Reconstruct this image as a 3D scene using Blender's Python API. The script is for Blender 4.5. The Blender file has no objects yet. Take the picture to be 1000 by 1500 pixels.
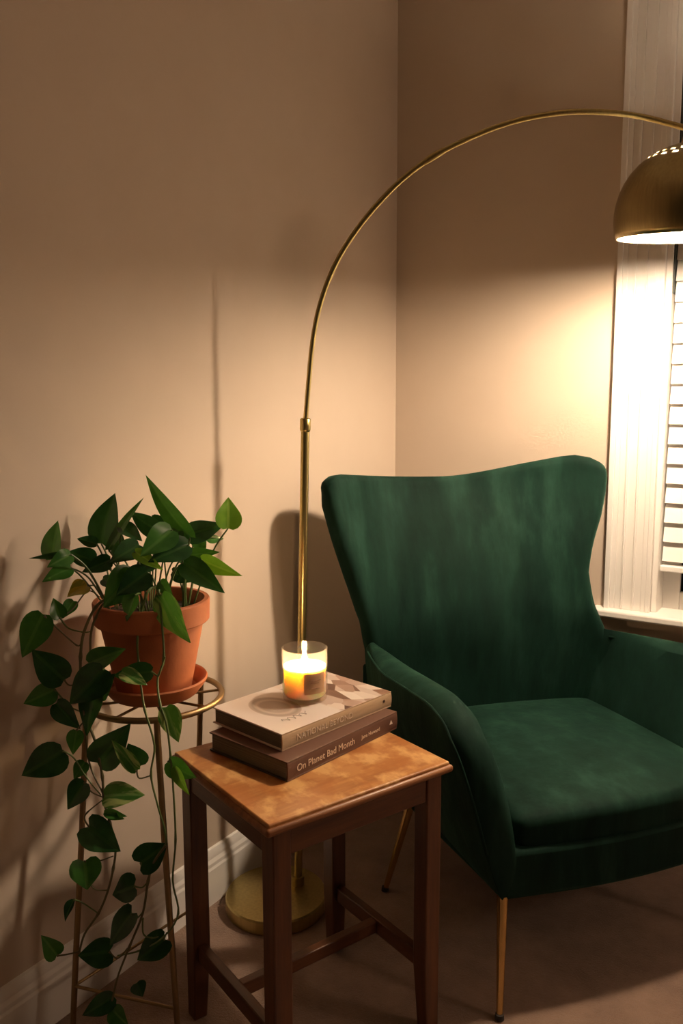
import bpy, bmesh, math, random
from mathutils import Vector, Matrix, Euler
random.seed(7)
PI = math.pi
scn = bpy.context.scene
COL = scn.collection
R = math.radians

# ------------------------------------------------------------------ camera
F = 1208.0
CAM = Vector((1.281, -2.303, 1.2))
th, yaw, roll = R(7.55), R(32.83), R(-.15)
FW = Vector((-math.sin(yaw)*math.cos(th), math.cos(yaw)*math.cos(th), -math.sin(th)))
r0 = Vector((math.cos(yaw), math.sin(yaw), 0)); u0 = r0.cross(FW)
RT = r0*math.cos(roll)+u0*math.sin(roll); UP = u0*math.cos(roll)-r0*math.sin(roll)
cd = bpy.data.cameras.new('camera'); co = bpy.data.objects.new('camera', cd); COL.objects.link(co)
m = Matrix((RT, UP, -FW)).transposed().to_4x4(); m.translation = CAM; co.matrix_world = m
cd.sensor_fit = 'VERTICAL'; cd.sensor_height = 36; cd.lens = 36*F/1500; cd.clip_start = .02
scn.camera = co
def ray(x, y): return FW+RT*((x-500)/F)-UP*((y-750)/F)
def AD(x, y, d): return CAM+ray(x, y)*d          # a place in the room at a given distance
def wall_depth(x, y):
    r = ray(x, y); return -CAM.x/r.x if r.x < 0 else 99

# ------------------------------------------------------------------ materials
def mat(name, col, rough=.5, metal=0, **kw):
    m = bpy.data.materials.new(name); m.use_nodes = True
    b = m.node_tree.nodes['Principled BSDF']
    b.inputs['Base Color'].default_value = (*col, 1); b.inputs['Roughness'].default_value = rough
    b.inputs['Metallic'].default_value = metal
    for k, v in kw.items():
        b.inputs[k.replace('_', ' ')].default_value = v
    return m
def N(m, t, **kw):
    n = m.node_tree.nodes.new(t)
    for k, v in kw.items(): setattr(n, k, v)
    return n
def L(m, a, b): m.node_tree.links.new(a, b)
def B(m): return m.node_tree.nodes['Principled BSDF']
def ramp(m, fac, stops):
    n = N(m, 'ShaderNodeValToRGB'); L(m, fac, n.inputs[0])
    e = n.color_ramp.elements
    while len(e) < len(stops): e.new(.5)
    for i, (p, c) in enumerate(stops): e[i].position = p; e[i].color = (*c, 1)
    return n.outputs[0]
def coords(m, kind='Object', scale=(1, 1, 1)):
    t = N(m, 'ShaderNodeTexCoord'); mp = N(m, 'ShaderNodeMapping'); L(m, t.outputs[kind], mp.inputs[0])
    mp.inputs['Scale'].default_value = scale; return mp.outputs[0]
def noise(m, vec, scale, detail=4, rough=.5):
    n = N(m, 'ShaderNodeTexNoise'); L(m, vec, n.inputs['Vector']); n.inputs['Scale'].default_value = scale
    n.inputs['Detail'].default_value = detail; n.inputs['Roughness'].default_value = rough; return n.outputs[0]
def bump(m, h, strength, dist=.002):
    n = N(m, 'ShaderNodeBump'); n.inputs['Strength'].default_value = strength; n.inputs['Distance'].default_value = dist
    L(m, h, n.inputs['Height']); L(m, n.outputs[0], B(m).inputs['Normal'])

M = {}
w = M['wall'] = mat('wall_paint', (.54, .42, .30), .85)
v = coords(w); L(w, ramp(w, noise(w, v, 6, 3), [(.3, (.60, .49, .385)), (.7, (.62, .51, .405))]), B(w).inputs['Base Color'])
bump(w, noise(w, v, 260, 2), .12, .001)
M['ceiling'] = mat('ceiling_paint', (.7, .64, .56), .9)
M['trim'] = mat('trim_paint', (.88, .84, .79), .38)
v = coords(M['trim'], scale=(60, 60, 1)); bump(M['trim'], noise(M['trim'], v, 2, 2), .012, .0003)
M['blind'] = mat('blind_slats', (.92, .90, .86), .45)
c = M['carpet'] = mat('carpet', (.36, .25, .17), .97)
v = coords(c); L(c, ramp(c, noise(c, v, 9, 6, .7), [(.3, (.20, .118, .080)), (.7, (.36, .225, .155))]), B(c).inputs['Base Color'])
bump(c, noise(c, v, 190, 4, .8), .8, .006)
B(c).inputs['Sheen Weight'].default_value = .3

vl = M['velvet'] = mat('green_velvet', (.012, .045, .032), .7)
vv = coords(vl, scale=(1.5, 1, .30))
nn = noise(vl, vv, 9, 5, .62)
L(vl, ramp(vl, nn, [(.32, (.0026, .0105, .0072)), (.52, (.0052, .0195, .0135)), (.70, (.0125, .0390, .0265))]), B(vl).inputs['Base Color'])
b = B(vl); b.inputs['Sheen Weight'].default_value = .20; b.inputs['Sheen Roughness'].default_value = .45
b.inputs['Sheen Tint'].default_value = (.12, .34, .235, 1); b.inputs['Specular IOR Level'].default_value = .06
bump(vl, noise(vl, coords(vl, scale=(1, 1, .4)), 16, 4), .25, .012)

def brass(name, col, rough, streak):
    k = mat(name, col, rough, 1)
    L(k, ramp(k, noise(k, coords(k, scale=streak), 5, 3), [(.3, tuple(x*.82 for x in col)), (.7, col)]), B(k).inputs['Base Color'])
    return k
M['brass'] = brass('brushed_brass', (.55, .44, .18), .30, (30, 30, 1))
M['brass_shade'] = brass('brushed_brass_dome', (.44, .355, .165), .32, (40, 40, .6))
M['brass_leg'] = brass('gold_leg', (.72, .46, .17), .26, (30, 30, 1))
M['stand'] = brass('antique_gold_stand', (.30, .205, .10), .42, (8, 8, 8))
M['shade_inner'] = mat('white_enamel', (.9, .86, .78), .6)
M['rubber'] = mat('black_rubber', (.02, .015, .012), .7)

def wood(name, cols, rough, axis):
    k = mat(name, cols[1], rough)
    sc = [26, 26, 26]; sc[axis] = 2.2
    L(k, ramp(k, noise(k, coords(k, scale=sc), 2.2, 6, .65), [(.28, cols[0]), (.5, cols[1]), (.72, cols[2])]), B(k).inputs['Base Color'])
    return k
dk = [(.050, .014, .004), (.095, .029, .008), (.145, .050, .014)]
ek = [(.13, .042, .012), (.21, .075, .022), (.30, .12, .038)]
M['wood_edge'] = wood('worn_edge', ek, .4, 0)
M['wood_leg'] = wood('walnut_leg', dk, .38, 2)
M['wood_rail_x'] = wood('walnut_rail', dk, .38, 0)
M['wood_rail_y'] = wood('walnut_rail_across', dk, .38, 1)
k = M['wood_top'] = mat('worn_table_top', (.4, .2, .06), .46)
vec = coords(k)
grain = noise(k, coords(k, scale=(3, 30, 10)), 2.5, 6, .6)
base = ramp(k, grain, [(.3, (.27, .095, .022)), (.55, (.40, .165, .045)), (.75, (.50, .235, .075))])
blot = ramp(k, noise(k, vec, 11, 5, .55), [(.44, (0, 0, 0)), (.53, (1, 1, 1))])
blot2 = ramp(k, noise(k, coords(k, scale=(1.7, 1, 1)), 17, 4, .6), [(.42, (0, 0, 0)), (.55, (1, 1, 1))])
def mix(m, fac, a, b_, mode='MIX'):
    n = N(m, 'ShaderNodeMix', data_type='RGBA', blend_type=mode)
    if hasattr(fac, 'links'): L(m, fac, n.inputs['Factor'])
    else: n.inputs['Factor'].default_value = fac
    for s, x in ((6, a), (7, b_)):
        if hasattr(x, 'links'): L(m, x, n.inputs[s])
        else: n.inputs[s].default_value = (*x, 1)
    return n.outputs[2]
c1 = mix(k, blot, base, (.60, .33, .12)); c2 = mix(k, blot2, c1, mix(k, .6, c1, (.34, .11, .02)))
L(k, c2, B(k).inputs['Base Color'])

t = M['terracotta'] = mat('terracotta', (.50, .17, .06), .75)
L(t, ramp(t, noise(t, coords(t), 14, 5), [(.3, (.33, .092, .028)), (.7, (.43, .13, .042))]), B(t).inputs['Base Color'])
bump(t, noise(t, coords(t), 120, 3), .15, .002)
s = M['soil'] = mat('potting_soil', (.03, .018, .01), .95); bump(s, noise(s, coords(s), 90, 4), 1, .01)

def leafmat(name, dark, mid, vein, splash=None):
    k = mat(name, mid, .24)
    tc = N(k, 'ShaderNodeUVMap'); sep = N(k, 'ShaderNodeSeparateXYZ'); L(k, tc.outputs[0], sep.inputs[0])
    ab = N(k, 'ShaderNodeMath', operation='ABSOLUTE'); L(k, sep.outputs[0], ab.inputs[0])   # distance from the midrib
    rib = ramp(k, ab.outputs[0], [(.0, (1, 1, 1)), (.035, (1, 1, 1)), (.07, (0, 0, 0))])
    col = ramp(k, noise(k, coords(k), 40, 4), [(.35, dark), (.65, mid)])
    if splash:
        sp = ramp(k, noise(k, coords(k, 'UV', (1.2, .5, 1)), 2.4, 3), [(.50, (0, 0, 0)), (.58, (1, 1, 1))])
        col = mix(k, sp, col, splash)
    f = N(k, 'ShaderNodeMath', operation='MULTIPLY'); L(k, rib, f.inputs[0]); f.inputs[1].default_value = .45
    L(k, mix(k, f.outputs[0], col, vein), B(k).inputs['Base Color'])
    B(k).inputs['Specular IOR Level'].default_value = .45
    # thin leaf: some light passes through
    out = k.node_tree.nodes['Material Output']; tr = N(k, 'ShaderNodeBsdfTranslucent'); mx = N(k, 'ShaderNodeMixShader')
    tr.inputs[0].default_value = (mid[0]*1.6, mid[1]*1.6, mid[2]*.8, 1); mx.inputs[0].default_value = .22
    L(k, B(k).outputs[0], mx.inputs[1]); L(k, tr.outputs[0], mx.inputs[2]); L(k, mx.outputs[0], out.inputs[0])
    return k
M['d'] = leafmat('leaf_dark', (.010, .042, .012), (.018, .07, .018), (.05, .13, .03))
M['g'] = leafmat('leaf_green', (.025, .10, .018), (.045, .15, .025), (.12, .25, .06))
M['l'] = leafmat('leaf_lime', (.09, .23, .02), (.15, .32, .03), (.35, .5, .10))
M['v'] = leafmat('leaf_variegated', (.03, .12, .02), (.06, .18, .03), (.2, .35, .1), (.34, .42, .14))
M['y'] = leafmat('leaf_yellowing', (.25, .20, .02), (.36, .28, .03), (.4, .35, .08), (.10, .16, .02))
M['stem'] = mat('stem', (.10, .09, .03), .5)
M['stem_g'] = mat('stem_green', (.09, .14, .035), .5)

# ------------------------------------------------------------------ mesh helpers
def obj(name, bm, m, parent=None, smooth=True, bevel=0, seg=2, sub=0, ang=40):
    me = bpy.data.meshes.new(name); bmesh.ops.recalc_face_normals(bm, faces=bm.faces[:]); bm.to_mesh(me); bm.free()
    o = bpy.data.objects.new(name, me); COL.objects.link(o)
    for mm in (m if isinstance(m, list) else [m]): me.materials.append(mm)
    if parent: o.parent = parent
    if bevel:
        b = o.modifiers.new('bevel', 'BEVEL'); b.width = bevel; b.segments = seg; b.limit_method = 'ANGLE'; b.angle_limit = R(30)
    if sub:
        s = o.modifiers.new('sub', 'SUBSURF'); s.levels = sub; s.render_levels = sub
    if smooth:
        for p in me.polygons: p.use_smooth = True
        if ang < 180 and not sub: me.set_sharp_from_angle(angle=R(ang))
    return o
def box(bm, lo, hi, mtx=None):
    vs = [bm.verts.new(Vector((x, y, z))) for x in (lo[0], hi[0]) for y in (lo[1], hi[1]) for z in (lo[2], hi[2])]
    if mtx is not None:
        for q in vs: q.co = mtx @ q.co
    for f in ((0, 1, 3, 2), (4, 6, 7, 5), (0, 4, 5, 1), (2, 3, 7, 6), (0, 2, 6, 4), (1, 5, 7, 3)):
        bm.faces.new([vs[i] for i in f])
    return vs
def bx(lo, hi):
    b = bmesh.new(); box(b, lo, hi); return b
def lathe(prof, n=48, center=(0, 0, 0), close=False):
    bm = bmesh.new(); rings = []
    for r, z in prof:
        if r < 1e-5: rings.append([bm.verts.new((center[0], center[1], center[2]+z))])
        else: rings.append([bm.verts.new((center[0]+r*math.cos(2*PI*i/n), center[1]+r*math.sin(2*PI*i/n), center[2]+z)) for i in range(n)])
    for a, b in zip(rings, rings[1:]+([rings[0]] if close else [])):
        for i in range(n):
            j = (i+1) % n
            q = [a[i % len(a)], a[j % len(a)], b[j % len(b)], b[i % len(b)]]
            q2 = []
            for x in q:
                if x not in q2: q2.append(x)
            if len(q2) > 2: bm.faces.new(q2)
    return bm
def smooth_path(pts, n=6):
    P = [Vector(p) for p in pts]; out = []
    for i in range(len(P)-1):
        a, b, c, d = P[max(i-1, 0)], P[i], P[i+1], P[min(i+2, len(P)-1)]
        for k in range(n):
            t = k/n
            out.append(.5*((2*b)+(c-a)*t+(2*a-5*b+4*c-d)*t*t+(3*b-a-3*c+d)*t**3))
    out.append(P[-1]); return out
def tube(bm, pts, r, n=10, cap=True, closed=False, mi=0):
    P = [Vector(p) for p in pts]; k = len(P); rings = []
    rr = r if isinstance(r, (list, tuple)) else [r]*k
    up = None
    for i in range(k):
        t = (P[(i+1) % k]-P[i-1]) if closed else (P[min(i+1, k-1)]-P[max(i-1, 0)])
        t.normalize()
        if up is None: up = t.orthogonal().normalized()
        up = (up-t*up.dot(t)).normalized(); s = t.cross(up)
        rings.append([bm.verts.new(P[i]+(up*math.cos(2*PI*j/n)+s*math.sin(2*PI*j/n))*rr[i]) for j in range(n)])
    for i in range(k if closed else k-1):
        a, b = rings[i], rings[(i+1) % k]
        for j in range(n):
            f = bm.faces.new((a[j], a[(j+1) % n], b[(j+1) % n], b[j])); f.material_index = mi
    if cap and not closed:
        for rg in (rings[0][::-1], rings[-1]):
            f = bm.faces.new(rg); f.material_index = mi
    return bm
def thing(name, label, cat, loc=(0, 0, 0), rotz=0, group=None):
    o = bpy.data.objects.new(name, None); COL.objects.link(o); o.empty_display_size = .05
    o.location = loc; o.rotation_euler = (0, 0, rotz); o['label'] = label; o['category'] = cat
    if group: o['group'] = group
    return o
def struct(o): o['kind'] = 'structure'; return o

# ------------------------------------------------------------------ room
WX0, WX1, WZ0, WZ1 = .802, 1.75, .632, 2.32    # window opening in the window wall
RX, RY, RZ = 4.2, -4.2, 2.6
struct(obj('floor', bx((-.12, RY, -.1), (RX, .12, 0)), M['carpet'], smooth=False))
struct(obj('ceiling', bx((-.12, RY, RZ), (RX, .12, RZ+.1)), M['ceiling'], smooth=False))
struct(obj('wall_left', bx((-.12, RY, 0), (0, .12, RZ)), M['wall'], smooth=False))
bm = bmesh.new()
box(bm, (0, 0, 0), (WX0, .12, RZ)); box(bm, (WX1, 0, 0), (RX, .12, RZ))
box(bm, (WX0, 0, 0), (WX1, .12, WZ0-.003)); box(bm, (WX0, 0, WZ1), (WX1, .12, RZ))
struct(obj('wall_window', bm, M['wall'], smooth=False))
# baseboards: moulded profile (distance out, height)
prof = [(0, 0), (.016, 0), (.016, .088), (.0135, .094), (.0135, .103), (.010, .112), (.010, .122), (.006, .134), (0, .136)]
def baseboard(name, a, b, out):
    bm = bmesh.new(); a = Vector(a); b = Vector(b); out = Vector(out)
    A = [bm.verts.new(a+out*p+Vector((0, 0, z))) for p, z in prof]; Bv = [bm.verts.new(b+out*p+Vector((0, 0, z))) for p, z in prof]
    for i in range(len(prof)):
        j = (i+1) % len(prof); bm.faces.new((A[i], A[j], Bv[j], Bv[i]))
    bm.faces.new(A); bm.faces.new(Bv[::-1])
    return struct(obj(name, bm, M['trim'], ang=20))
baseboard('baseboard_left', (0, RY, 0), (0, -.0, 0), (1, 0, 0))
baseboard('baseboard_window', (.016, 0, 0), (RX, 0, 0), (0, -1, 0))
# window: frame with casing, stool, apron, sashes
win = thing('window_1', 'white framed window with closed slatted blind behind the armchair', 'window', (WX0, 0, WZ0)); win['kind'] = 'structure'
def wpart(name, bm, m, **kw):
    bmesh.ops.translate(bm, verts=bm.verts[:], vec=(-WX0, 0, -WZ0)); return obj(name, bm, m, win, **kw)
CX0 = .677
def casing(x0, x1):
    bm = bmesh.new(); wdt = x1-x0
    steps = [(0, .12, .024), (.12, .22, .018), (.22, .36, .015), (.36, .40, .019), (.40, .60, .014), (.60, .64, .019), (.64, .80, .015), (.80, .90, .018), (.90, 1, .020)]
    for a, b, d in steps: box(bm, (x0+wdt*a, -d, WZ0), (x0+wdt*b, 0, WZ1+.0))
    return bm
wpart('casing', casing(CX0, WX0-.004), M['trim'], smooth=False, bevel=.0015)
wpart('casing', casing(WX1+.125, WX1+.004), M['trim'], smooth=False)
bm = bmesh.new(); box(bm, (CX0-.01, -.026, WZ1), (WX1+.135, 0, WZ1+.12)); wpart('casing', bm, M['trim'], bevel=.003)
bm = bmesh.new()
box(bm, (WX0-.004, -.004, WZ0), (WX0+.012, .10, WZ1)); box(bm, (WX1-.012, -.004, WZ0), (WX1+.004, .10, WZ1)); box(bm, (WX0, 0, WZ1-.016), (WX1, .10, WZ1))
wpart('jamb', bm, M['trim'], bevel=.002)
wpart('sill', bx((CX0-.03, -.050, WZ0-.022), (WX1+.15, .10, WZ0)), M['trim'], bevel=.006, seg=3)
bm = bmesh.new()
sy0, sy1 = .066, .094
x0, x1 = WX0+.0115, WX1-.0115; zm = (WZ0+WZ1)/2
for za, zb, dy in ((WZ0-.001, zm+.0, 0), (zm-.02, WZ1-.016, .03)):
    sy0, sy1 = .066+dy, .094+dy
    box(bm, (x0, sy0, za), (x0+.045, sy1, zb)); box(bm, (x1-.045, sy0, za), (x1, sy1, zb))
    box(bm, (x0+.045, sy0, za), (x1-.045, sy1, za+.05)); box(bm, (x0+.045, sy0, zb-.04), (x1-.045, sy1, zb))
wpart('sash', bm, M['trim'], smooth=False, bevel=.002)
g = mat('night_glass', (.006, .010, .007), .06); B(g).inputs['Specular IOR Level'].default_value = .5
wpart('pane', bx((x0+.03, .078, WZ0+.03), (x1-.03, .084, WZ1-.03)), g, smooth=False)

ch_m = mat('dark_channel', (.02, .028, .024), .5)
wpart('jamb_channel', bx((WX0+.0122, .0, zm+.002), (WX0+.0150, .0955, WZ1-.018)), ch_m, smooth=False)
# blind, hung inside the opening
bl = thing('window_blind', 'closed white horizontal slat blind hanging inside the window', 'blind', (WX0+.0165, .022, .745))
bm = bmesh.new(); BX0, BX1 = 0, WX1-WX0-.036
for i in range(28):
    zc = .055+i*.0527; mt = Matrix.Translation((0, 0, zc)) @ Matrix.Rotation(R(-13), 4, 'X')
    box(bm, (BX0, -.0015, -.0285), (BX1, .0015, .0285), mt)
obj('slats', bm, M['blind'], bl, smooth=False, bevel=.0008)
obj('bottom_rail', bx((BX0-.003, -.018, -.0), (BX1+.003, .018, .017)), M['blind'], bl, bevel=.003)
obj('head_rail', bx((BX0, -.022, 1.51), (BX1, .022, 1.55)), M['blind'], bl, bevel=.003)
bm = bmesh.new()
for xx in (.16, BX1-.16): tube(bm, [(xx, -.019, .01), (xx, -.019, 1.52)], .0011, 6)
obj('cord', bm, M['blind'], bl)

# ------------------------------------------------------------------ armchair
def ch(u, v, z): return (u, v, z)
ca = R(53.1)
chair = thing('armchair', 'dark green velvet wingback armchair with slim gold legs', 'armchair', (.725, -.86, 0), ca)
CW = .62     # seat box width
# base / seat frame
def lerp(a, b, t): return a+(b-a)*t
def plate(us, z0, z1, vfun, vback):      # box with a bowed front
    bm = bmesh.new(); n = 12; top = []; bot = []
    P = [(lerp(us[0], us[1], i/n), vfun(i/n)) for i in range(n+1)]+[(us[1]-.01, vback[1]), (us[0]-.02, vback[0])]
    for u, v in P: top.append(bm.verts.new((u, v, z1))); bot.append(bm.verts.new((u, v, z0)))
    bm.faces.new(top); bm.faces.new(bot[::-1])
    for i in range(len(P)): j = (i+1) % len(P); bm.faces.new((top[i], top[j], bot[j], bot[i]))
    return bm
obj('seat_base', plate((.0, .63), .22, .325, lambda t: -.0-.03*math.sin(PI*t)+.0, (.62, .52)), M['velvet'], chair, bevel=.012, seg=3)
# seat cushion: thick, crowned, rounded
bm = bmesh.new(); nu, nv = 14, 14
u0c, u1c, vf, vb_ = .038, .60, .005, .60
def cush(i, j, top):
    a, b = i/nu, j/nv
    u = lerp(u0c, u1c, a); v = lerp(vf-.03*math.sin(PI*a), vb_-.06*a, b)
    crown = .030*(math.sin(PI*a)**.6)*(math.sin(PI*min(1, b*.9+.05))**.6)
    return (u, v, (.382+crown) if top else .312-crown*.2)
g1 = [[bm.verts.new(cush(i, j, True)) for j in range(nv+1)] for i in range(nu+1)]
g2 = [[bm.verts.new(cush(i, j, False)) for j in range(nv+1)] for i in range(nu+1)]
for i in range(nu):
    for j in range(nv):
        bm.faces.new((g1[i][j], g1[i+1][j], g1[i+1][j+1], g1[i][j+1])); bm.faces.new((g2[i][j], g2[i][j+1], g2[i+1][j+1], g2[i+1][j]))
for i in range(nu):
    bm.faces.new((g1[i][0], g2[i][0], g2[i+1][0], g1[i+1][0])); bm.faces.new((g1[i][nv], g1[i+1][nv], g2[i+1][nv], g2[i][nv]))
for j in range(nv):
    bm.faces.new((g1[0][j], g1[0][j+1], g2[0][j+1], g2[0][j])); bm.faces.new((g1[nu][j], g2[nu][j], g2[nu][j+1], g1[nu][j+1]))
cushion = obj('seat_cushion', bm, M['velvet'], chair, bevel=.022, seg=4, ang=180)
# piping along the top front edge
pp = [(lerp(u0c+.02, u1c-.02, i/14), vf-.03*math.sin(PI*i/14)+.006, .384+.012*math.sin(PI*i/14)**.6) for i in range(15)]

# arms: profile in (v, z), outer face flared outwards towards the top
armprof = [(.70, .225), (.0, .225), (-.004, .30), (-.005, .36), (-.003, .41), (.002, .455), (.011, .497), (.026, .533), (.048, .561), (.078, .580), (.115, .589), (.16, .592), (.25, .588), (.36, .582), (.50, .578), (.56, .575), (.70, .570)]
def flare(v): return .098 if v < .38 else .098-.05*(v-.38)/.26
def arm(side):
    def sect(v, z):
        f = min(1, max(0, (z-.225)/.33)); bk = max(0, (v-.2)/.44)
        if side < 0: return -flare(v)*f**.8, .034-.059*f**1.6, (v if v < .5 else .5+(v-.5)*.7)
        return .630+(flare(v)-.10*bk)*f**.8, .580+(.075-.06*bk)*f**1.6, v*.78
    top = [(p.x, p.y) for p in smooth_path([(v, z, 0) for v, z in armprof[1:]], 4)]
    n = len(top); m_ = 8; bm = bmesh.new(); nsec = 7
    def base(i): return (.70*i/(n-1))
    outer, innr = [], []
    for i, (v, z) in enumerate(top):
        co_, ci_ = [], []
        for j in range(m_+1):
            t = j/m_; vv = lerp(base(i), v, t); zz = lerp(.225, z, t)
            uo, ui, v2 = sect(vv, zz); co_.append(bm.verts.new((uo, v2, zz))); ci_.append(bm.verts.new((ui, v2, zz)))
        outer.append(co_); innr.append(ci_)
    cap = []
    for i, (v, z) in enumerate(top):
        uo, ui, v2 = sect(v, z); f = min(1, max(0, (z-.225)/.33)); row = [outer[i][-1]]
        fr_ = max(0, min(1, (.10-v)/.10))
        for s_ in range(1, nsec-1):
            t = s_/(nsec-1); c = 1-abs(2*t-1)**2.6
            row.append(bm.verts.new((lerp(uo, ui, t), v2-.014*c*f*fr_, z+.020*c*(1-fr_)*f+.008*c*f*fr_)))
        row.append(innr[i][-1]); cap.append(row)
    for i in range(n-1):
        for j in range(m_):
            if i or j < m_:
                for g_ in (outer, innr):
                    q = [g_[i][j], g_[i+1][j], g_[i+1][j+1], g_[i][j+1]]
                    bm.faces.new(q)
        for k_ in range(nsec-1): bm.faces.new((cap[i][k_], cap[i+1][k_], cap[i+1][k_+1], cap[i][k_+1]))
        bm.faces.new((outer[i][0], innr[i][0], innr[i+1][0], outer[i+1][0]))
    for e2_ in (0, n-1):
        bm.faces.new([*outer[e2_][:-1], *cap[e2_], *innr[e2_][:-1][::-1]])
    bmesh.ops.remove_doubles(bm, verts=bm.verts[:], dist=.0003)
    o = obj('armrest', bm, M['velvet'], chair, bevel=.010, seg=3, ang=180)
    bm = bmesh.new(); pts = []
    for v, z in top[6:-3]:
        uo, ui, v2 = sect(v, z); pts.append((uo-.001*(-side), v2-.002, z+.001))
    tube(bm, pts, .0032, 8); obj('piping', bm, M['velvet'], o)
arm(-1); arm(1)

# backrest with wings: U-shaped sections, top contour dipping in the middle
def ev(table, z):
    if z <= table[0][0]: return table[0][1:]
    for a, b in zip(table, table[1:]):
        if z <= b[0]:
            t = (z-a[0])/(b[0]-a[0]); t = t*t*(3-2*t) if False else t
            return tuple(lerp(p, q, t) for p, q in zip(a[1:], b[1:]))
    return table[-1][1:]
EL = [(.36, .0, .62), (.50, -.025, .60), (.58, -.045, .575), (.65, -.058, .56), (.75, -.085, .56), (.87, -.118, .57), (.96, -.138, .58), (1.08, -.145, .60)]
ER = [(.36, .60, .52), (.50, .625, .475), (.55, .612, .468), (.60, .585, .465), (.65, .556, .465), (.75, .536, .475), (.835, .550, .48), (.92, .578, .485), (1.0, .592, .49), (1.1, .585, .50)]
def ztop(s):
    z = 1.008+.022*max(0, -s)**2.2+.070*max(0, s)**1.7-.004*math.cos(PI*s/2)
    if s < -.88: z -= .018*((-s-.88)/.12)**2
    if s > .80: z -= .045*((s-.80)/.20)**2.4
    return z
bm = bmesh.new(); ni, nj = 30, 22; Z0 = .34
def inner(a, t):
    s = -1+2*a; zt = ztop(s); z = Z0+(zt-Z0)*t
    uL, vL = ev(EL, z); uR, vR = ev(ER, z)
    h = min(1, max(0, (z-.38)/.62))
    depth = .02+.115*h
    c = (1-abs(s)**2.6)
    dv = depth*c
    # slight convex upholstery
    dv -= .022*math.cos(PI*s/2)*math.sin(PI*min(1, max(0, (z-.40)/.55)))
    u = lerp(uL, uR, .5+.5*(s*.92+.08*s**3))
    v = lerp(vL, vR, a)+dv+.03*h*(1-abs(s)**2)
    return Vector((u, v, z))
G = [[inner(i/ni, j/nj) for j in range(nj+1)] for i in range(ni+1)]
def nrm(i, j):
    a = G[min(i+1, ni)][j]-G[max(i-1, 0)][j]; b = G[i][min(j+1, nj)]-G[i][max(j-1, 0)]
    n = a.cross(b).normalized(); return n if n.y > 0 else -n
T = .052
vi = [[bm.verts.new(G[i][j]) for j in range(nj+1)] for i in range(ni+1)]
vo = [[bm.verts.new(G[i][j]+nrm(i, j)*(T*(1 if j < nj-1 else .9))) for j in range(nj+1)] for i in range(ni+1)]
for i in range(ni):
    for j in range(nj):
        bm.faces.new((vi[i][j], vi[i+1][j], vi[i+1][j+1], vi[i][j+1])); bm.faces.new((vo[i][j], vo[i][j+1], vo[i+1][j+1], vo[i+1][j]))
for i in range(ni):
    bm.faces.new((vi[i][nj], vi[i+1][nj], vo[i+1][nj], vo[i][nj])); bm.faces.new((vi[i][0], vo[i][0], vo[i+1][0], vi[i+1][0]))
for j in range(nj):
    bm.faces.new((vi[0][j], vi[0][j+1], vo[0][j+1], vo[0][j])); bm.faces.new((vi[ni][j], vo[ni][j], vo[ni][j+1], vi[ni][j+1]))
back = obj('backrest', bm, M['velvet'], chair, bevel=.020, seg=4, ang=180)
# lower rear body that joins backrest to base
obj('rear_panel', plate((.0, .60), .222, .50, lambda t: .655-.10*t+.03*math.sin(PI*t), (.70, .575)), M['velvet'], chair, bevel=.015, seg=3)
# legs
def leg(top, bot, r0=.0115, r1=.0065):
    bm = bmesh.new(); a, b = Vector(top), Vector(bot)
    tube(bm, [a, lerp(a, b, .5), lerp(a, b, .97), b], [r0, (r0+r1)/2, r1, r1], 12)
    o = obj('leg', bm, M['brass_leg'], chair, ang=60)
    bm = bmesh.new(); tube(bm, [b+Vector((0, 0, .010)), b], [r1+.002, r1+.003], 12); obj('foot_cap', bm, M['rubber'], o)
leg((.008, .012, .235), (-.022, -.036, .002)); leg((.61, .012, .235), (.645, -.04, .002))
leg((-.010, .405, .235), (-.062, .437, .002)); leg((.57, .40, .235), (.61, .43, .002))

# ------------------------------------------------------------------ arc lamp
PT = Vector((.192, -.765, 1.166)); PB = Vector((.172, -.785, .036)); BC = Vector((.146, -.838, 0))
lamp = thing('arc_floor_lamp', 'brass arc floor lamp with perforated dome shade, standing in the corner', 'floor lamp', BC)
def lp(p): return Vector(p)-BC
obj('base', lathe([(0, 0), (.119, 0), (.121, .004), (.121, .030), (.118, .034), (.0, .036)], 72), M['brass'], lamp, ang=25)
bm = bmesh.new(); a, b = lp(PB), lp(PT)
tube(bm, [a-Vector((0, 0, .002)), lerp(a, b, .02)], .016, 20); obj('collar', bm, M['brass'], lamp)
bm = bmesh.new(); tube(bm, [lerp(a, b, .01), lerp(a, b, .975)], .0098, 20); tube(bm, [lerp(a, b, .972), lerp(a, b, .976), lerp(a, b, .997), lerp(a, b, 1)], [.0098, .0125, .0125, .0095], 20)
obj('pole', bm, M['brass'], lamp, ang=60)
SH = Vector((.926, -.437, 1.535))       # centre of the shade rim
arcp = [(.1915, -.7655, 1.15), (.199, -.761, 1.246), (.208, -.757, 1.336), (.222, -.75, 1.411), (.246, -.738, 1.484), (.28, -.722, 1.549), (.328, -.699, 1.615), (.387, -.67, 1.678), (.452, -.638, 1.726), (.530, -.601, 1.763), (.593, -.57, 1.785), (.656, -.539, 1.797), (.718, -.509, 1.800), (.781, -.479, 1.794), (.83, -.457, 1.784), (.874, -.442, 1.769), (.931, -.449, 1.742)]
sp = smooth_path([lp(p) for p in arcp], 5)
bm = bmesh.new(); tube(bm, sp, .0058, 14); obj('arc_arm', bm, M['brass'], lamp, ang=60)
jt = [p for p in sp]
i0 = 9*5-4
bm = bmesh.new(); tube(bm, sp[i0-3:i0+1], [.0058, .0078, .0078, .0062], 14); obj('joint_sleeve', bm, M['brass'], lamp)
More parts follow.
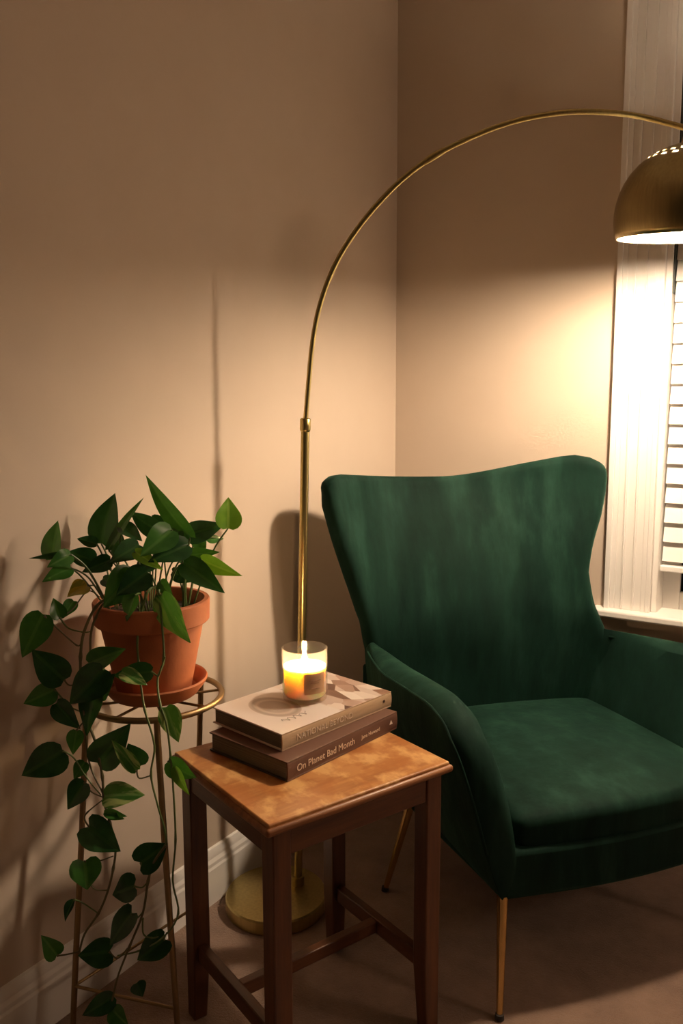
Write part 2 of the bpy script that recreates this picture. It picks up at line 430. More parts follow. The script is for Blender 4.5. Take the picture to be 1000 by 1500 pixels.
# dome shade, with real perforations near the crown
pr = [(.139, 0), (.1435, .010), (.146, .030), (.1465, .050), (.144, .070), (.139, .090), (.131, .109), (.120, .127), (.106, .143), (.0985, .1495), (.0945, .1527), (.0875, .1577), (.0820, .1612), (.0745, .1655), (.069, .1683), (.055, .1745), (.040, .179), (.022, .183)]
HS = 96
def dome(prof, holes):
    bm = bmesh.new(); rings = [[bm.verts.new((r*math.cos(2*PI*i/HS), r*math.sin(2*PI*i/HS), z)) for i in range(HS)] for r, z in prof]
    for k in range(len(rings)-1):
        for i in range(HS):
            if holes and ((k == 10 and (i//2) % 2 == 0) or (k == 12 and (i//2) % 2 == 1)): continue
            bm.faces.new((rings[k][i], rings[k][(i+1) % HS], rings[k+1][(i+1) % HS], rings[k+1][i]))
    return bm
sl = Vector((0, 0, 0)); TILT = Matrix.Translation(lp(SH)) @ Matrix.Rotation(R(5.5), 4, Vector((RT.x, RT.y, 0)).normalized())
def tilt(o): o.data.transform(TILT); return o
bm = dome(pr, True); bmesh.ops.translate(bm, verts=bm.verts[:], vec=sl); shade = tilt(obj('shade', bm, M['brass_shade'], lamp, ang=50))
sm = shade.modifiers.new('t', 'SOLIDIFY'); sm.thickness = .0008; sm.offset = 0
bm = dome([(r-.0022, z-.0008 if z > 0 else .001) for r, z in pr], True); bmesh.ops.translate(bm, verts=bm.verts[:], vec=sl)
inn = tilt(obj('shade_lining', bm, M['shade_inner'], lamp, ang=50))
bm = lathe([(.0, .205), (.010, .205), (.013, .200), (.024, .196), (.026, .184), (.026, .178), (0, .178)], 32, sl); tilt(obj('socket_cap', bm, M['brass'], lamp))
bm = bmesh.new(); tube(bm, [sl+Vector((0, 0, .18)), sl+Vector((0, 0, .118))], .018, 20); tilt(obj('socket', bm, M['shade_inner'], lamp))
em = bpy.data.materials.new('lit_bulb'); em.use_nodes = True; nt = em.node_tree; nt.nodes.clear()
e = nt.nodes.new('ShaderNodeEmission'); o_ = nt.nodes.new('ShaderNodeOutputMaterial'); nt.links.new(e.outputs[0], o_.inputs[0])
e.inputs[0].default_value = (1, .77, .55, 1); e.inputs[1].default_value = 900
bm = bmesh.new(); bmesh.ops.create_uvsphere(bm, u_segments=24, v_segments=16, radius=.040)
bmesh.ops.translate(bm, verts=bm.verts[:], vec=sl+Vector((0, 0, .044))); tube(bm, [sl+Vector((0, 0, .075)), sl+Vector((0, 0, .12))], [.022, .014], 20)
tilt(obj('bulb', bm, em, lamp))

# ------------------------------------------------------------------ side table
ZT = .5453; KT = (CAM.z-ZT)/.67
def onto(x, y, z): return (CAM.x+(x-CAM.x)*KT, CAM.y+(y-CAM.y)*KT, z)
TA = R(69.2)        # long edge direction; local x = long edge, local y = across (towards the left corner)
tb = thing('side_table', 'small worn brown wooden side table with an H stretcher', 'side table', (.530, -1.354, 0), TA)
TLx, TLy = .401, .354
def slab(x0, x1, y0, y1, z0, z1):
    return bx((x0, y0, z0), (x1, y1, z1))
bm = bmesh.new(); box(bm, (.0, .0, ZT-.020), (TLx, TLy, ZT-.006)); obj('edge_moulding', bm, M['wood_edge'], tb, bevel=.006, seg=4)
bm = bmesh.new(); box(bm, (.006, .006, ZT-.010), (TLx-.006, TLy-.006, ZT)); obj('table_top', bm, M['wood_top'], tb, bevel=.003, seg=3)
ix, ixr, iy, iyf, lx_, ly_ = .017, .020, .012, .010, .035, .036
X2, Y2 = TLx-ixr-lx_, TLy-iyf-ly_
for (lx, ly, sx, sy) in ((ix, iy, 1, 1), (X2, iy, -1, 1), (ix, Y2, 1, -1), (X2, Y2, -1, -1)):
    bm = bmesh.new(); sec = []
    for z, q in ((ZT-.020, 0), (.14, 0), (0, .007)):
        x0_, x1_, y0_, y1_ = lx, lx+lx_, ly, ly+ly_
        if sx > 0: x1_ -= q
        else: x0_ += q
        if sy > 0: y1_ -= q
        else: y0_ += q
        sec.append([bm.verts.new(p) for p in ((x0_, y0_, z), (x1_, y0_, z), (x1_, y1_, z), (x0_, y1_, z))])
    for a, b in zip(sec, sec[1:]):
        for i in range(4): bm.faces.new((a[i], a[(i+1) % 4], b[(i+1) % 4], b[i]))
    bm.faces.new(sec[0]); bm.faces.new(sec[-1][::-1])
    obj('leg', bm, M['wood_leg'], tb, bevel=.0025, smooth=True)
az0, az1 = ZT-.068, ZT-.020; e_ = .003
for lo, hi, mm in (((ix+lx_, iy+e_, az0), (X2, iy+e_+.018, az1), 'wood_rail_x'), ((ix+lx_, Y2+ly_-e_-.018, az0), (X2, Y2+ly_-e_, az1), 'wood_rail_x'),
                   ((ix+e_, iy+ly_, az0), (ix+e_+.018, Y2, az1), 'wood_rail_y'), ((X2+lx_-e_-.018, iy+ly_, az0), (X2+lx_-e_, Y2, az1), 'wood_rail_y')):
    obj('apron', bx(lo, hi), M[mm], tb, bevel=.0015)
for x in (ix+.008, X2+.008): obj('stretcher', bx((x, iy+ly_, .128), (x+.019, Y2, .160)), M['wood_rail_y'], tb, bevel=.002)
ym = TLy/2; obj('stretcher', bx((ix+.027, ym-.0095, .131), (X2+.008, ym+.0095, .157)), M['wood_rail_x'], tb, bevel=.002)

# ------------------------------------------------------------------ books
pages = mat('page_block', (.32, .27, .20), .8)
L(pages, ramp(pages, noise(pages, coords(pages, scale=(1, 1, 400)), 1.5, 2), [(.35, (.13, .11, .085)), (.65, (.22, .19, .15))]), B(pages).inputs['Base Color'])
def book(label, loc, rz, ln, wd, h, cover_m, spine_m, top_m, ct=.0028):
    t = thing('book', label, 'book', loc, rz, 'hardcover books stacked on the side table'); t.scale = (KT, KT, KT)
    # local: x along the spine, y across from the spine, z up; spine at y=0
    bm = bmesh.new(); box(bm, (.004, .006, ct), (ln-.004, wd-.004, h-ct)); obj('page_block', bm, pages, t, smooth=False)
    bm = bmesh.new()
    box(bm, (0, .002, 0), (ln, wd, ct)); box(bm, (0, .002, h-ct), (ln, wd, h))
    n = 8; A = []; Bv = []
    for i in range(n+1):       # rounded spine
        a = -PI/2+PI*i/n; y = .004-.0035*math.cos(a); z = h/2+(h/2)*math.sin(a)
        A.append((y, z))
    for i in range(n, -1, -1):
        a = -PI/2+PI*i/n; A.append((.007-.003*math.cos(a), h/2+(h/2-ct)*math.sin(a)))
    va = [bm.verts.new((0, y, z)) for y, z in A]; vb = [bm.verts.new((ln, y, z)) for y, z in A]
    for i in range(len(A)): j = (i+1) % len(A); bm.faces.new((va[i], va[j], vb[j], vb[i]))
    bm.faces.new(va[::-1]); bm.faces.new(vb)
    for f in bm.faces:
        c = f.calc_center_median()
        if c.y < .006: f.material_index = 1
        if c.z > h-.0003 and c.y > .01: f.material_index = 2
    obj('cover', bm, [cover_m, spine_m, top_m], t, ang=50, bevel=.0006)
    return t
def text(s, size, m, parent, x, z, y=-.0002, squash=1, ang=0):
    c = bpy.data.curves.new('lettering', 'FONT'); c.body = s; c.size = size; c.extrude = .0002; c.align_y = 'CENTER'
    tmp = bpy.data.objects.new('tmp', c); COL.objects.link(tmp)
    me = bpy.data.meshes.new_from_object(tmp.evaluated_get(bpy.context.evaluated_depsgraph_get())); bpy.data.objects.remove(tmp)
    o = bpy.data.objects.new('lettering', me); COL.objects.link(o); me.materials.clear(); me.materials.append(m)
    o.parent = parent; o.location = (x, y, z); o.rotation_euler = (R(90), 0, 0); o.scale = (1, squash, 1); return o
brown = mat('brown_cloth_cover', (.115, .052, .032), .5); brown_d = mat('dark_cover', (.06, .045, .035), .5)
cream = mat('cream_jacket', (.48, .33, .20), .42); light = mat('light_jacket', (.66, .58, .53), .35)
# jacket artwork of the upper book: pale ground, grey oval (printed ring with the candle's shadow painted in), brown collage towards one end
ja = mat('jacket_art', (.62, .52, .45), .33)
tc = N(ja, 'ShaderNodeTexCoord'); sp_ = N(ja, 'ShaderNodeSeparateXYZ'); L(ja, tc.outputs['Object'], sp_.inputs[0])
mp = N(ja, 'ShaderNodeMapping'); L(ja, tc.outputs['Object'], mp.inputs[0]); mp.inputs['Scale'].default_value = (42, 24, 1)
vo_ = N(ja, 'ShaderNodeTexVoronoi'); L(ja, mp.outputs[0], vo_.inputs['Vector']); vo_.inputs['Scale'].default_value = .9
sepc = N(ja, 'ShaderNodeSeparateColor'); L(ja, vo_.outputs['Color'], sepc.inputs[0])
coll = ramp(ja, sepc.outputs[0], [(.0, (.10, .05, .035)), (.30, (.27, .15, .10)), (.45, (.66, .55, .48)), (.7, (.36, .22, .16)), (.85, (.70, .60, .52))])
msk = ramp(ja, sp_.outputs[0], [(.0, (0, 0, 0)), (.158, (0, 0, 0)), (.163, (1, 1, 1))])
va_ = N(ja, 'ShaderNodeMapping'); L(ja, tc.outputs['Object'], va_.inputs[0]); va_.inputs['Location'].default_value = (-.085/.045, -.115/.062, 0); va_.inputs['Scale'].default_value = (1/.045, 1/.062, 0)
ln_ = N(ja, 'ShaderNodeVectorMath', operation='LENGTH'); L(ja, va_.outputs[0], ln_.inputs[0])
half = N(ja, 'ShaderNodeMath', operation='MULTIPLY'); L(ja, ln_.outputs['Value'], half.inputs[0]); half.inputs[1].default_value = .5
oval = ramp(ja, half.outputs[0], [(.0, (.45, .36, .29)), (.28, (.38, .30, .24)), (.34, (.55, .46, .39)), (.42, (.34, .27, .22)), (.49, (.46, .37, .31)), (.50, (.66, .58, .53))])
L(ja, mix(ja, msk, oval, coll), B(ja).inputs['Base Color'])
ink_l = mat('pale_ink', (.72, .56, .42), .5); ink_w = mat('white_ink', (.75, .66, .56), .5); ink_d = mat('dark_ink', (.05, .03, .02), .5); ink_g = mat('grey_ink', (.32, .25, .22), .5)
# origin at front corner of the spine
bk1 = book('lower brown hardcover book in the stack, pale title on spine', onto(.447, -1.187, ZT+.0004), R(82), .322, .214, .037, brown_d, brown, brown)
text('On Planet Bad Month', .0185, ink_l, bk1, .022, .0185, -.0001, 1.0)
text('Jane Howard', .011, ink_l, bk1, .205, .0185, -.0001)
bm = bmesh.new(); bmesh.ops.create_cone(bm, cap_ends=True, segments=3, radius1=.006, radius2=.006, depth=.0006, matrix=Matrix.Translation((.300, .0002, .0195)) @ Matrix.Rotation(R(90), 4, 'X')); obj('emblem', bm, ink_w, bk1, smooth=False)
bk2 = book('upper hardcover book with pale illustrated jacket, under the candle', onto(.412, -1.156, ZT+.0004+.0374*KT), R(79.5), .310, .205, .033, light, cream, ja)
text('NATIONAL BEYOND', .0165, ink_l, bk2, .035, .0165, -.0001)
bm = bmesh.new(); bmesh.ops.create_cone(bm, cap_ends=True, segments=16, radius1=.0032, radius2=.0032, depth=.0006, matrix=Matrix.Translation((.285, .0002, .0185)) @ Matrix.Rotation(R(90), 4, 'X')); obj('emblem', bm, ink_d, bk2, smooth=False)
# handwritten squiggle on the jacket
bm = bmesh.new()
pts = [(.045+i*.0026, .048+.006*math.sin(i*1.1)+.003*math.sin(i*2.3), .0333) for i in range(26)]
tube(bm, smooth_path(pts, 3), .0004, 5); obj('script_lettering', bm, ink_g, bk2)

# ------------------------------------------------------------------ candle
cpos = AD(446.5, 1023, 1.0); rr_ = ray(446.5, 1023); tt = (ZT+.0710*KT-CAM.z)/rr_.z; cpos = CAM+rr_*tt
cn = thing('candle_jar', 'lit candle in a clear glass tumbler with a small label, on the books', 'candle', cpos); cn.scale = (KT, KT, KT)
CH, CR = .108, .0462
gl = bpy.data.materials.new('thin_clear_glass'); gl.use_nodes = True; nt = gl.node_tree; nt.nodes.clear()
o_ = nt.nodes.new('ShaderNodeOutputMaterial'); tr = nt.nodes.new('ShaderNodeBsdfTransparent'); gs = nt.nodes.new('ShaderNodeBsdfGlossy'); df = nt.nodes.new('ShaderNodeBsdfTranslucent'); mx = nt.nodes.new('ShaderNodeMixShader'); mx2 = nt.nodes.new('ShaderNodeMixShader'); fr = nt.nodes.new('ShaderNodeLayerWeight'); pw = nt.nodes.new('ShaderNodeMath'); pw.operation = 'POWER'; pw.inputs[1].default_value = 4; ad = nt.nodes.new('ShaderNodeMath'); ad.operation = 'MULTIPLY_ADD'; ad.inputs[1].default_value = .45; ad.inputs[2].default_value = .025; nt.links.new(fr.outputs['Facing'], pw.inputs[0]); nt.links.new(pw.outputs[0], ad.inputs[0])
tr.inputs[0].default_value = (.97, .95, .92, 1); gs.inputs['Roughness'].default_value = .06; df.inputs[0].default_value = (.9, .8, .7, 1); mx2.inputs[0].default_value = .045
nt.links.new(tr.outputs[0], mx2.inputs[1]); nt.links.new(df.outputs[0], mx2.inputs[2])
nt.links.new(ad.outputs[0], mx.inputs[0]); nt.links.new(mx2.outputs[0], mx.inputs[1]); nt.links.new(gs.outputs[0], mx.inputs[2]); nt.links.new(mx.outputs[0], o_.inputs[0])
bm = lathe([(0, .0), (CR-.006, .0), (CR-.002, .003), (CR-.0005, .010), (CR, .03), (CR, CH-.001), (CR-.0012, CH), (CR-.0024, CH-.001), (CR-.0026, .014), (CR-.006, .0095), (0, .009)], 56)
obj('glass', bm, gl, cn, ang=50)
wx = mat('candle_wax', (.99, .88, .60), .45, Subsurface_Weight=1.0)
B(wx).inputs['Subsurface Radius'].default_value = (.045, .022, .008); B(wx).inputs['Subsurface Scale'].default_value = 1.0
WZ = .069
bm = lathe([(0, .0098), (CR-.0065, .0103), (CR-.0030, .0148), (CR-.0030, WZ+.0015), (CR-.005, WZ), (.006, WZ-.001), (0, WZ-.001)], 48); obj('wax', bm, wx, cn, ang=50)
bm = bmesh.new(); tube(bm, [(0, 0, WZ-.002), (.0005, 0, WZ+.005), (.0015, 0, WZ+.010)], .0009, 8); obj('wick', bm, mat('wick', (.02, .012, .01), .9), cn)
fl = bpy.data.materials.new('flame'); fl.use_nodes = True; nt = fl.node_tree; nt.nodes.clear()
e = nt.nodes.new('ShaderNodeEmission'); o_ = nt.nodes.new('ShaderNodeOutputMaterial'); nt.links.new(e.outputs[0], o_.inputs[0]); e.inputs[0].default_value = (1, .66, .34, 1); e.inputs[1].default_value = 850
bm = lathe([(0, WZ+.006), (.0035, WZ+.009), (.0052, WZ+.014), (.0048, WZ+.020), (.0028, WZ+.028), (.0010, WZ+.035), (0, WZ+.038)], 16); obj('flame', bm, fl, cn)
lb = mat('paper_label', (.74, .50, .30), .6)
to = (CAM-cpos); a0 = math.atan2(to.y, to.x)
bm = bmesh.new(); n = 16; A = []
for i in range(n+1):
    a = a0-R(2)+R(58)*i/n
    A.append([bm.verts.new(((CR+.0006)*math.cos(a), (CR+.0006)*math.sin(a), z)) for z in (.024, .066)])
for p, q in zip(A, A[1:]): bm.faces.new((p[0], q[0], q[1], p[1]))
bmesh.ops.solidify(bm, geom=bm.faces[:], thickness=-.0003)
lab = obj('label', bm, lb, cn)
bm = bmesh.new()
for k_, (zz, aa, bb) in enumerate(((.052, 12, 44), (.047, 16, 38), (.036, 12, 40))):
    P = []
    for i in range(9):
        a = a0-R(2)+R(aa+(bb-aa)*i/8); P.append(((CR+.0012)*math.cos(a), (CR+.0012)*math.sin(a), zz))
    tube(bm, P, .0005, 5)
obj('lettering', bm, mat('label_ink', (.38, .2, .12), .6), lab)

# ------------------------------------------------------------------ plant stand
RC = Vector((.163, -1.227, .648)); RR = .126
st = thing('plant_stand', 'tall slim gold wire plant stand with splayed legs', 'plant stand', (RC.x, RC.y, 0))
def circ(r, z, n=64): return [(r*math.cos(2*PI*i/n), r*math.sin(2*PI*i/n), z) for i in range(n)]
bm = bmesh.new(); tube(bm, circ(RR, RC.z), .0058, 12, closed=True); obj('top_ring', bm, M['stand'], st, ang=180)
bm = bmesh.new()
vr = Vector((RT.x, RT.y, 0)).normalized(); vf_ = Vector((FW.x, FW.y, 0)).normalized()
for k in range(4):
    a = R(20+k*45); d = (vr*math.cos(a)+vf_*math.sin(a))*RR; tube(bm, [-d+Vector((0, 0, RC.z-.004)), d+Vector((0, 0, RC.z-.004))], .0026, 8)
obj('cross_wire', bm, M['stand'], st)
def legdir(ang): a = R(ang); return vr*math.cos(a)+vf_*math.sin(a)
feet = []
for ang, fr_, fa in ((188, .187, 216), (284, .172, 291), (56, .155, 80)):
    a = legdir(ang)*RR; b = legdir(fa)*fr_; feet.append((a, b))
    bm = bmesh.new(); tube(bm, smooth_path([Vector((a.x, a.y, RC.z)), lerp(a, b, .35)+Vector((0, 0, RC.z*.62)), lerp(a, b, .72)+Vector((0, 0, RC.z*.28)), Vector((b.x, b.y, .003))], 5), .0056, 12)
    o = obj('leg', bm, M['stand'], st, ang=60)
    bm = bmesh.new(); tube(bm, [(b.x, b.y, .014), (b.x, b.y, 0)], .0085, 12); obj('foot_cap', bm, M['rubber'], o)
zb = .118
Pn = [lerp(a, b, .84) for a, b in feet]
for i in (0, 2):
    p, q = Pn[i], Pn[(i+1) % 3]
    bm = bmesh.new(); tube(bm, [(p.x, p.y, zb), (q.x, q.y, zb)], .0030, 10); obj('brace', bm, M['stand'], st)

# ------------------------------------------------------------------ saucer and potted pothos
sz = RC.z+.0062
sc_ = thing('plant_saucer', 'terracotta saucer under the plant pot, on the gold stand', 'saucer', (RC.x, RC.y, sz))
obj('dish', lathe([(0, 0), (.078, 0), (.082, .003), (.098, .024), (.1005, .030), (.0985, .033), (.094, .031), (.080, .009), (.0, .008)], 64), M['terracotta'], sc_, ang=50)
pz = sz+.0096
PC = Vector((RC.x-.002, RC.y+.002, pz))
pt = thing('potted_pothos', 'trailing green pothos in a terracotta pot on the gold stand', 'potted plant', PC)
PH = .173
obj('pot', lathe([(0, 0), (.066, 0), (.070, .003), (.095, .128), (.0955, .130), (.104, .131), (.1065, .134), (.108, PH-.003), (.106, PH), (.098, PH), (.096, PH-.004), (.092, .125), (.066, .010), (0, .010)], 72), M['terracotta'], pt, ang=30)
bm = bmesh.new(); prof_s = lathe([(0, PH-.020), (.05, PH-.022), (.0935, PH-.026), (.0925, PH-.040), (0, PH-.05)], 40); obj('soil', prof_s, M['soil'], pt)

fol = bmesh.new(); uvl = fol.loops.layers.uv.new('UVMap'); MI = {'d': 0, 'g': 1, 'l': 2, 'v': 3, 'y': 4}
def leaf(base, tip, width, mi, rollang=0, heart=.10, droop=.15, fold=.30, back=None):
    base = Vector(base); tip = Vector(tip); ax = tip-base; Ln = ax.length; t_ = ax.normalized()
    view = ((base+tip)/2-CAM).normalized()
    side = t_.cross(view)
    side = side.normalized() if side.length > .05 else t_.orthogonal().normalized()
    side = Matrix.Rotation(rollang, 3, t_) @ side
    nn_ = side.cross(t_).normalized()
    if nn_.dot(view) > 0: nn_ = -nn_
    if nn_.z < -.3 and random.random() < .6: nn_ = -nn_; side = -side
    nl, nw = 12, 8; rows = []
    for i in range(nl+1):
        t = i/nl
        wd = (math.sin(PI*min(1, t**.62))**.85)*(1-.28*t) * .60
        if i == 0: wd = .05
        if i == nl: wd = .004
        row = []
        for j in range(nw+1):
            s = -1+2*j/nw
            # heart lobes: near the petiole the margin reaches back past the base
            bk = -heart*1.5*Ln*(abs(s)**1.2)*max(0, 1-t*2.6)
            bk2 = heart*Ln*0
            if i == 0: x = 0; p = s*.35*width*.6
            else: p = s*wd*width
            if i == 0: bk = -heart*.8*Ln*abs(s)
            h = fold*abs(p)*.9-droop*Ln*(t-.35)**2+.02*width*math.sin(t*9+s*2)*abs(s)
            co_ = base+t_*(t*Ln+bk)+side*p+nn_*h
            row.append((co_, (s*max(wd, .15), t)))
        rows.append([(fol.verts.new(c_), uv) for c_, uv in row])
    for a, b in zip(rows, rows[1:]):
        for j in range(nw):
            q = (a[j], a[j+1], b[j+1], b[j])
            f = fol.faces.new([x[0] for x in q]); f.material_index = MI[mi]; f.smooth = True
            for lp_, x in zip(f.loops, q): lp_[uvl].uv = x[1]
stems = bmesh.new()
def PX(x, y, d):
    wd = wall_depth(x, y)-.035
    return AD(x, y, min(d, wd))-PC
D0 = 1.57
# each leaf: petiole end, tip, seen width, distance, distance of the tip, kind
LV = [
 (148,796,165,722,44,1.58,1.57,'d'),(158,804,208,726,15,1.55,1.56,'g'),(76,820,84,762,34,1.47,1.46,'g'),(102,812,42,818,9,1.45,1.43,'d'),
 (137,822,96,806,26,1.50,1.46,'d'),(104,812,70,830,22,1.45,1.42,'g'),(104,832,62,850,24,1.46,1.43,'g'),(142,797,112,788,15,1.56,1.53,'d'),
 (278,788,208,698,26,1.52,1.50,'g'),(234,780,188,750,26,1.56,1.57,'d'),(228,765,253,752,5,1.62,1.64,'d'),(236,774,253,767,13,1.60,1.60,'y'),
 (252,776,206,814,36,1.49,1.45,'g'),(197,808,238,834,17,1.48,1.46,'l'),(276,798,218,822,32,1.50,1.46,'d'),(262,776,247,806,18,1.52,1.50,'g'),
 (270,784,330,768,28,1.54,1.57,'d'),(334,774,335,728,31,1.56,1.57,'l'),(302,790,328,789,11,1.60,1.62,'g'),(270,814,320,808,18,1.54,1.52,'g'),
 (294,820,351,844,22,1.50,1.47,'l'),(268,824,328,867,32,1.49,1.46,'d'),(234,852,252,874,17,1.47,1.45,'g'),(236,872,275,944,36,1.445,1.44,'v'),
 (196,838,152,890,42,1.47,1.44,'g'),(198,872,184,910,26,1.445,1.44,'g'),(216,838,170,872,36,1.46,1.44,'d'),(204,798,160,824,30,1.53,1.49,'d'),
 (178,770,208,792,20,1.56,1.53,'d'),(162,820,120,838,22,1.50,1.48,'d'),(177,814,172,774,24,1.56,1.57,'d'),(128,858,98,872,26,1.49,1.47,'y'),
 (108,880,90,906,18,1.47,1.45,'g'),(88,906,78,876,20,1.45,1.45,'g'),(63,900,32,964,38,1.43,1.42,'g'),(94,996,46,952,42,1.43,1.42,'d'),
 (80,1010,34,1032,28,1.43,1.42,'g'),(82,1030,116,1068,28,1.44,1.43,'d'),(130,972,182,950,30,1.44,1.43,'g'),(152,980,101,1034,42,1.425,1.42,'d'),
 (142,1006,124,1078,36,1.44,1.43,'d'),(222,984,164,990,28,1.43,1.43,'d'),(178,984,216,1003,20,1.415,1.41,'v'),(243,1036,262,1088,28,1.41,1.42,'v'),
 (92,1100,31,1138,42,1.42,1.42,'d'),(112,1070,106,1106,22,1.43,1.42,'g'),(124,1146,98,1186,32,1.43,1.42,'d'),(124,1116,108,1142,20,1.45,1.44,'g'),
 (142,1118,190,1062,42,1.44,1.43,'d'),(200,1128,163,1084,20,1.41,1.42,'v'),(206,1122,186,1090,34,1.43,1.43,'d'),(152,1166,210,1162,34,1.43,1.42,'v'),
 (152,1190,186,1196,13,1.43,1.43,'g'),(160,1192,182,1200,12,1.44,1.42,'g'),(130,1211,175,1248,42,1.43,1.42,'d'),(206,1264,245,1236,38,1.42,1.43,'d'),
 (124,1262,128,1304,38,1.43,1.42,'g'),(196,1298,164,1311,36,1.42,1.42,'d'),(108,1318,93,1350,13,1.44,1.43,'d'),(84,1400,62,1372,24,1.44,1.42,'g'),
 (192,1338,158,1386,32,1.42,1.42,'d'),(160,1394,114,1400,36,1.43,1.42,'d'),(240,1376,200,1408,34,1.43,1.42,'d'),(246,1116,286,1142,28,1.40,1.40,'g'),
 (256,1124,276,1166,16,1.39,1.39,'l'),(200,1440,209,1460,20,1.44,1.43,'d'),(166,1460,119,1490,26,1.43,1.42,'d'),(164,1478,186,1502,26,1.43,1.42,'g'),
 (188,848,226,862,24,1.50,1.48,'d'),(252,838,286,852,18,1.55,1.53,'d'),(222,822,196,842,24,1.52,1.49,'d'),(150,848,176,862,16,1.53,1.51,'d'),
 (288,786,300,812,20,1.58,1.56,'g'),(222,760,262,786,20,1.60,1.59,'d'),(146,1020,166,986,30,1.435,1.43,'d'),(262,812,300,830,22,1.57,1.55,'d'),
]
top_petioles = []
for i, (x0_, y0_, x1_, y1_, wpx, d0, d1, k_) in enumerate(LV):
    b_ = PX(x0_, y0_, d0); t2 = PX(x1_, y1_, d1)
    rl = R(random.uniform(-28, 28)); wdt = wpx*d0/F/math.cos(rl)
    thin = wpx < 14
    hl = .17 if (x0_, y0_) in ((130, 1211), (206, 1264), (196, 1298), (160, 1394), (240, 1376), (192, 1338), (124, 1262)) else .055
    leaf(b_, t2, wdt*1.04, k_, rl, heart=0 if thin else hl, fold=.7 if thin else random.uniform(.15, .38), droop=random.uniform(.05, .3))
    if y0_ < 880 and not (x0_ < 60):
        top_petioles.append((b_, x0_, y0_))
rng = random.Random(3)
for b_, x0_, y0_ in top_petioles:       # petioles rise from the soil
    a = math.atan2(b_.y, b_.x)+rng.uniform(-.5, .5); rr = rng.uniform(.01, .07)
    s_ = Vector((rr*math.cos(a), rr*math.sin(a), PH-.022))
    if abs(b_.x) > .1 or abs(b_.y) > .1:
        d_ = Vector((b_.x, b_.y, 0)).normalized(); s_ = d_*.075+Vector((0, 0, PH-.022))
    mid = lerp(s_, b_, .55)+Vector((0, 0, .02 if b_.z > PH else .035))
    if b_.z < PH: mid = Vector((b_.x, b_.y, 0)).normalized()*.112+Vector((0, 0, PH+.010))
    tube(stems, smooth_path([s_, mid, b_], 5), [.0016]*10+[.0012], 6, mi=1)
def vine(pts, r=.0018, mi=0):
    P = smooth_path([PX(x, y, d) for x, y, d in pts], 5)
    rr = [1.35*r*(1-.35*i/len(P))*(1.45 if i % 10 == 0 else 1) for i in range(len(P))]
    tube(stems, P, rr, 7, mi=mi)
vine([(182,880,1.52),(160,876,1.47),(140,890,1.455),(123,926,1.45),(118,962,1.45),(119,1000,1.445),(124,1045,1.44),(140,1088,1.44),(150,1138,1.44),(152,1172,1.44),(161,1205,1.44),(169,1240,1.44),(166,1272,1.44),(157,1308,1.44),(144,1338,1.44),(124,1368,1.45),(116,1396,1.45)], .0021)
vine([(178,884,1.50),(156,880,1.47),(140,905,1.46),(133,930,1.455),(132,965,1.45),(128,1005,1.445),(125,1060,1.44),(131,1118,1.45),(151,1162,1.44)], .0018)
vine([(226,860,1.47),(216,868,1.455),(205,905,1.45),(201,940,1.455),(203,972,1.46),(206,1002,1.43),(212,1040,1.42),(226,1092,1.42),(221,1135,1.42),(231,1180,1.42),(241,1215,1.42),(243,1238,1.42)], .0017, 1)
vine([(243,1238,1.42),(226,1262,1.42),(217,1290,1.42),(209,1338,1.42),(189,1388,1.42),(172,1432,1.425),(164,1468,1.43)], .0018)
vine([(232,864,1.455),(236,900,1.445),(240,965,1.44),(231,994,1.43),(234,1030,1.41),(244,1062,1.405),(250,1110,1.40),(254,1160,1.40),(257,1230,1.41),(253,1290,1.41),(261,1338,1.41),(240,1372,1.42),(206,1392,1.43),(172,1400,1.43)], .0016, 1)
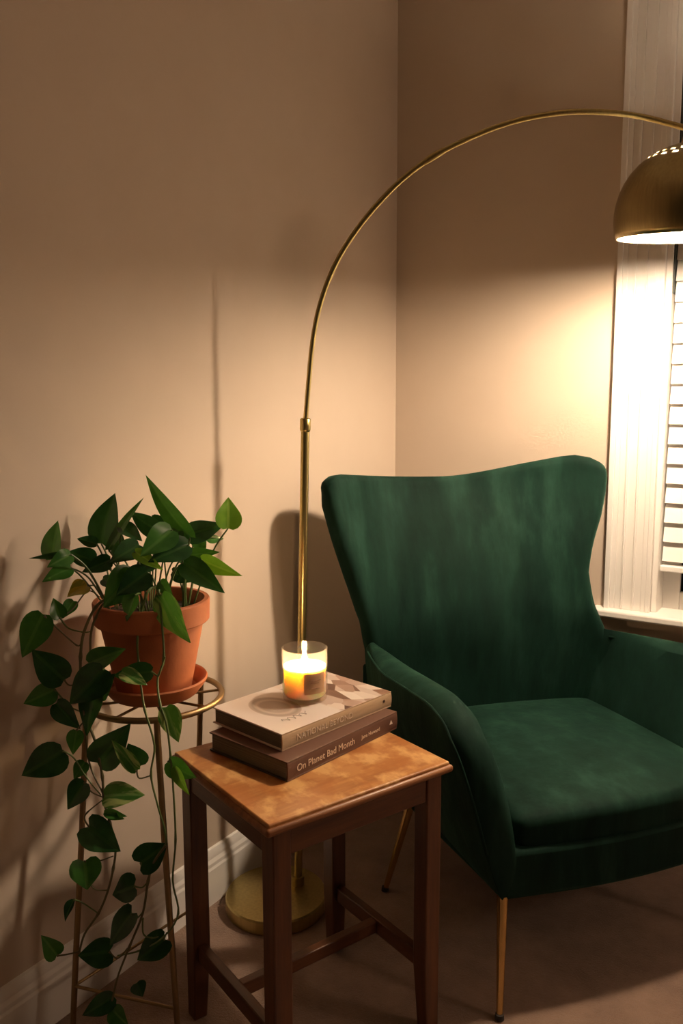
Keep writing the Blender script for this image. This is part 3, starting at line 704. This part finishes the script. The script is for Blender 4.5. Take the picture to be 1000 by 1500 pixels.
for pts in [[(92,1100,1.42),(108,1110,1.43),(126,1138,1.44),(148,1165,1.44)],[(88,905,1.45),(100,920,1.45),(122,926,1.45),(133,925,1.455)],[(65,902,1.43),(90,926,1.44),(112,945,1.45),(118,944,1.45)],
            [(94,996,1.43),(102,1004,1.44),(118,1000,1.445)],[(80,1010,1.43),(92,1024,1.44),(104,1036,1.44),(124,1045,1.44)],[(84,906,1.45),(104,895,1.46),(128,866,1.48),(145,874,1.47)],
            [(124,1146,1.43),(134,1160,1.44),(151,1168,1.44)],[(130,1211,1.43),(124,1200,1.44),(128,1190,1.44),(150,1172,1.44)],[(124,1262,1.43),(133,1258,1.44),(142,1262,1.44),(166,1254,1.44)],
            [(128,1290,1.43),(140,1303,1.43),(158,1304,1.44)],[(196,1298,1.42),(208,1300,1.42),(216,1292,1.42)],[(192,1338,1.42),(200,1345,1.42),(209,1336,1.42)],[(209,1345,1.42),(210,1368,1.42),(222,1374,1.42),(232,1372,1.42)],
            [(160,1394,1.43),(172,1404,1.43),(186,1390,1.42)],[(200,1128,1.41),(204,1140,1.42),(221,1136,1.42)],[(222,984,1.43),(232,990,1.42),(236,978,1.42),(242,962,1.42)],[(152,980,1.425),(136,972,1.44),(128,985,1.445)],[(130,972,1.44),(122,978,1.45),(118,985,1.45)],
            [(84,1400,1.44),(98,1398,1.44),(116,1394,1.45)],[(108,1318,1.44),(120,1322,1.45),(144,1338,1.44)],[(206,1264,1.42),(210,1276,1.42),(218,1280,1.42)],[(246,1116,1.40),(250,1112,1.40)],[(240,1376,1.43),(244,1366,1.42)],[(112,1070,1.43),(120,1060,1.44),(125,1056,1.44)]]:
    vine(pts, .0012, rng.choice((0, 1)))
obj('foliage', fol, [M['d'], M['g'], M['l'], M['v'], M['y']], pt, smooth=False)
for p in bpy.data.objects['foliage'].data.polygons: p.use_smooth = True
obj('trailing_stems', stems, [M['stem'], M['stem_g']], pt)

# ------------------------------------------------------------------ light
wd_ = bpy.data.worlds.new('world'); scn.world = wd_; wd_.use_nodes = True
bg = wd_.node_tree.nodes['Background']; bg.inputs[0].default_value = (1, .70, .46, 1); bg.inputs[1].default_value = .02
# added fill light, out of view to the right, brightens the upper walls
lc = bpy.data.lights.new('added_fill_light', 'POINT'); lc.energy = 34; lc.color = (1, .72, .50); lc.shadow_soft_size = .18
lo = bpy.data.objects.new('added_fill_light', lc); COL.objects.link(lo); lo.location = (3.6, -.38, 1.85)
scn.view_settings.view_transform = 'Standard'; scn.view_settings.look = 'None'
scn.view_settings.exposure = 0.0; scn.view_settings.gamma = 1; scn.view_settings.use_curve_mapping = False
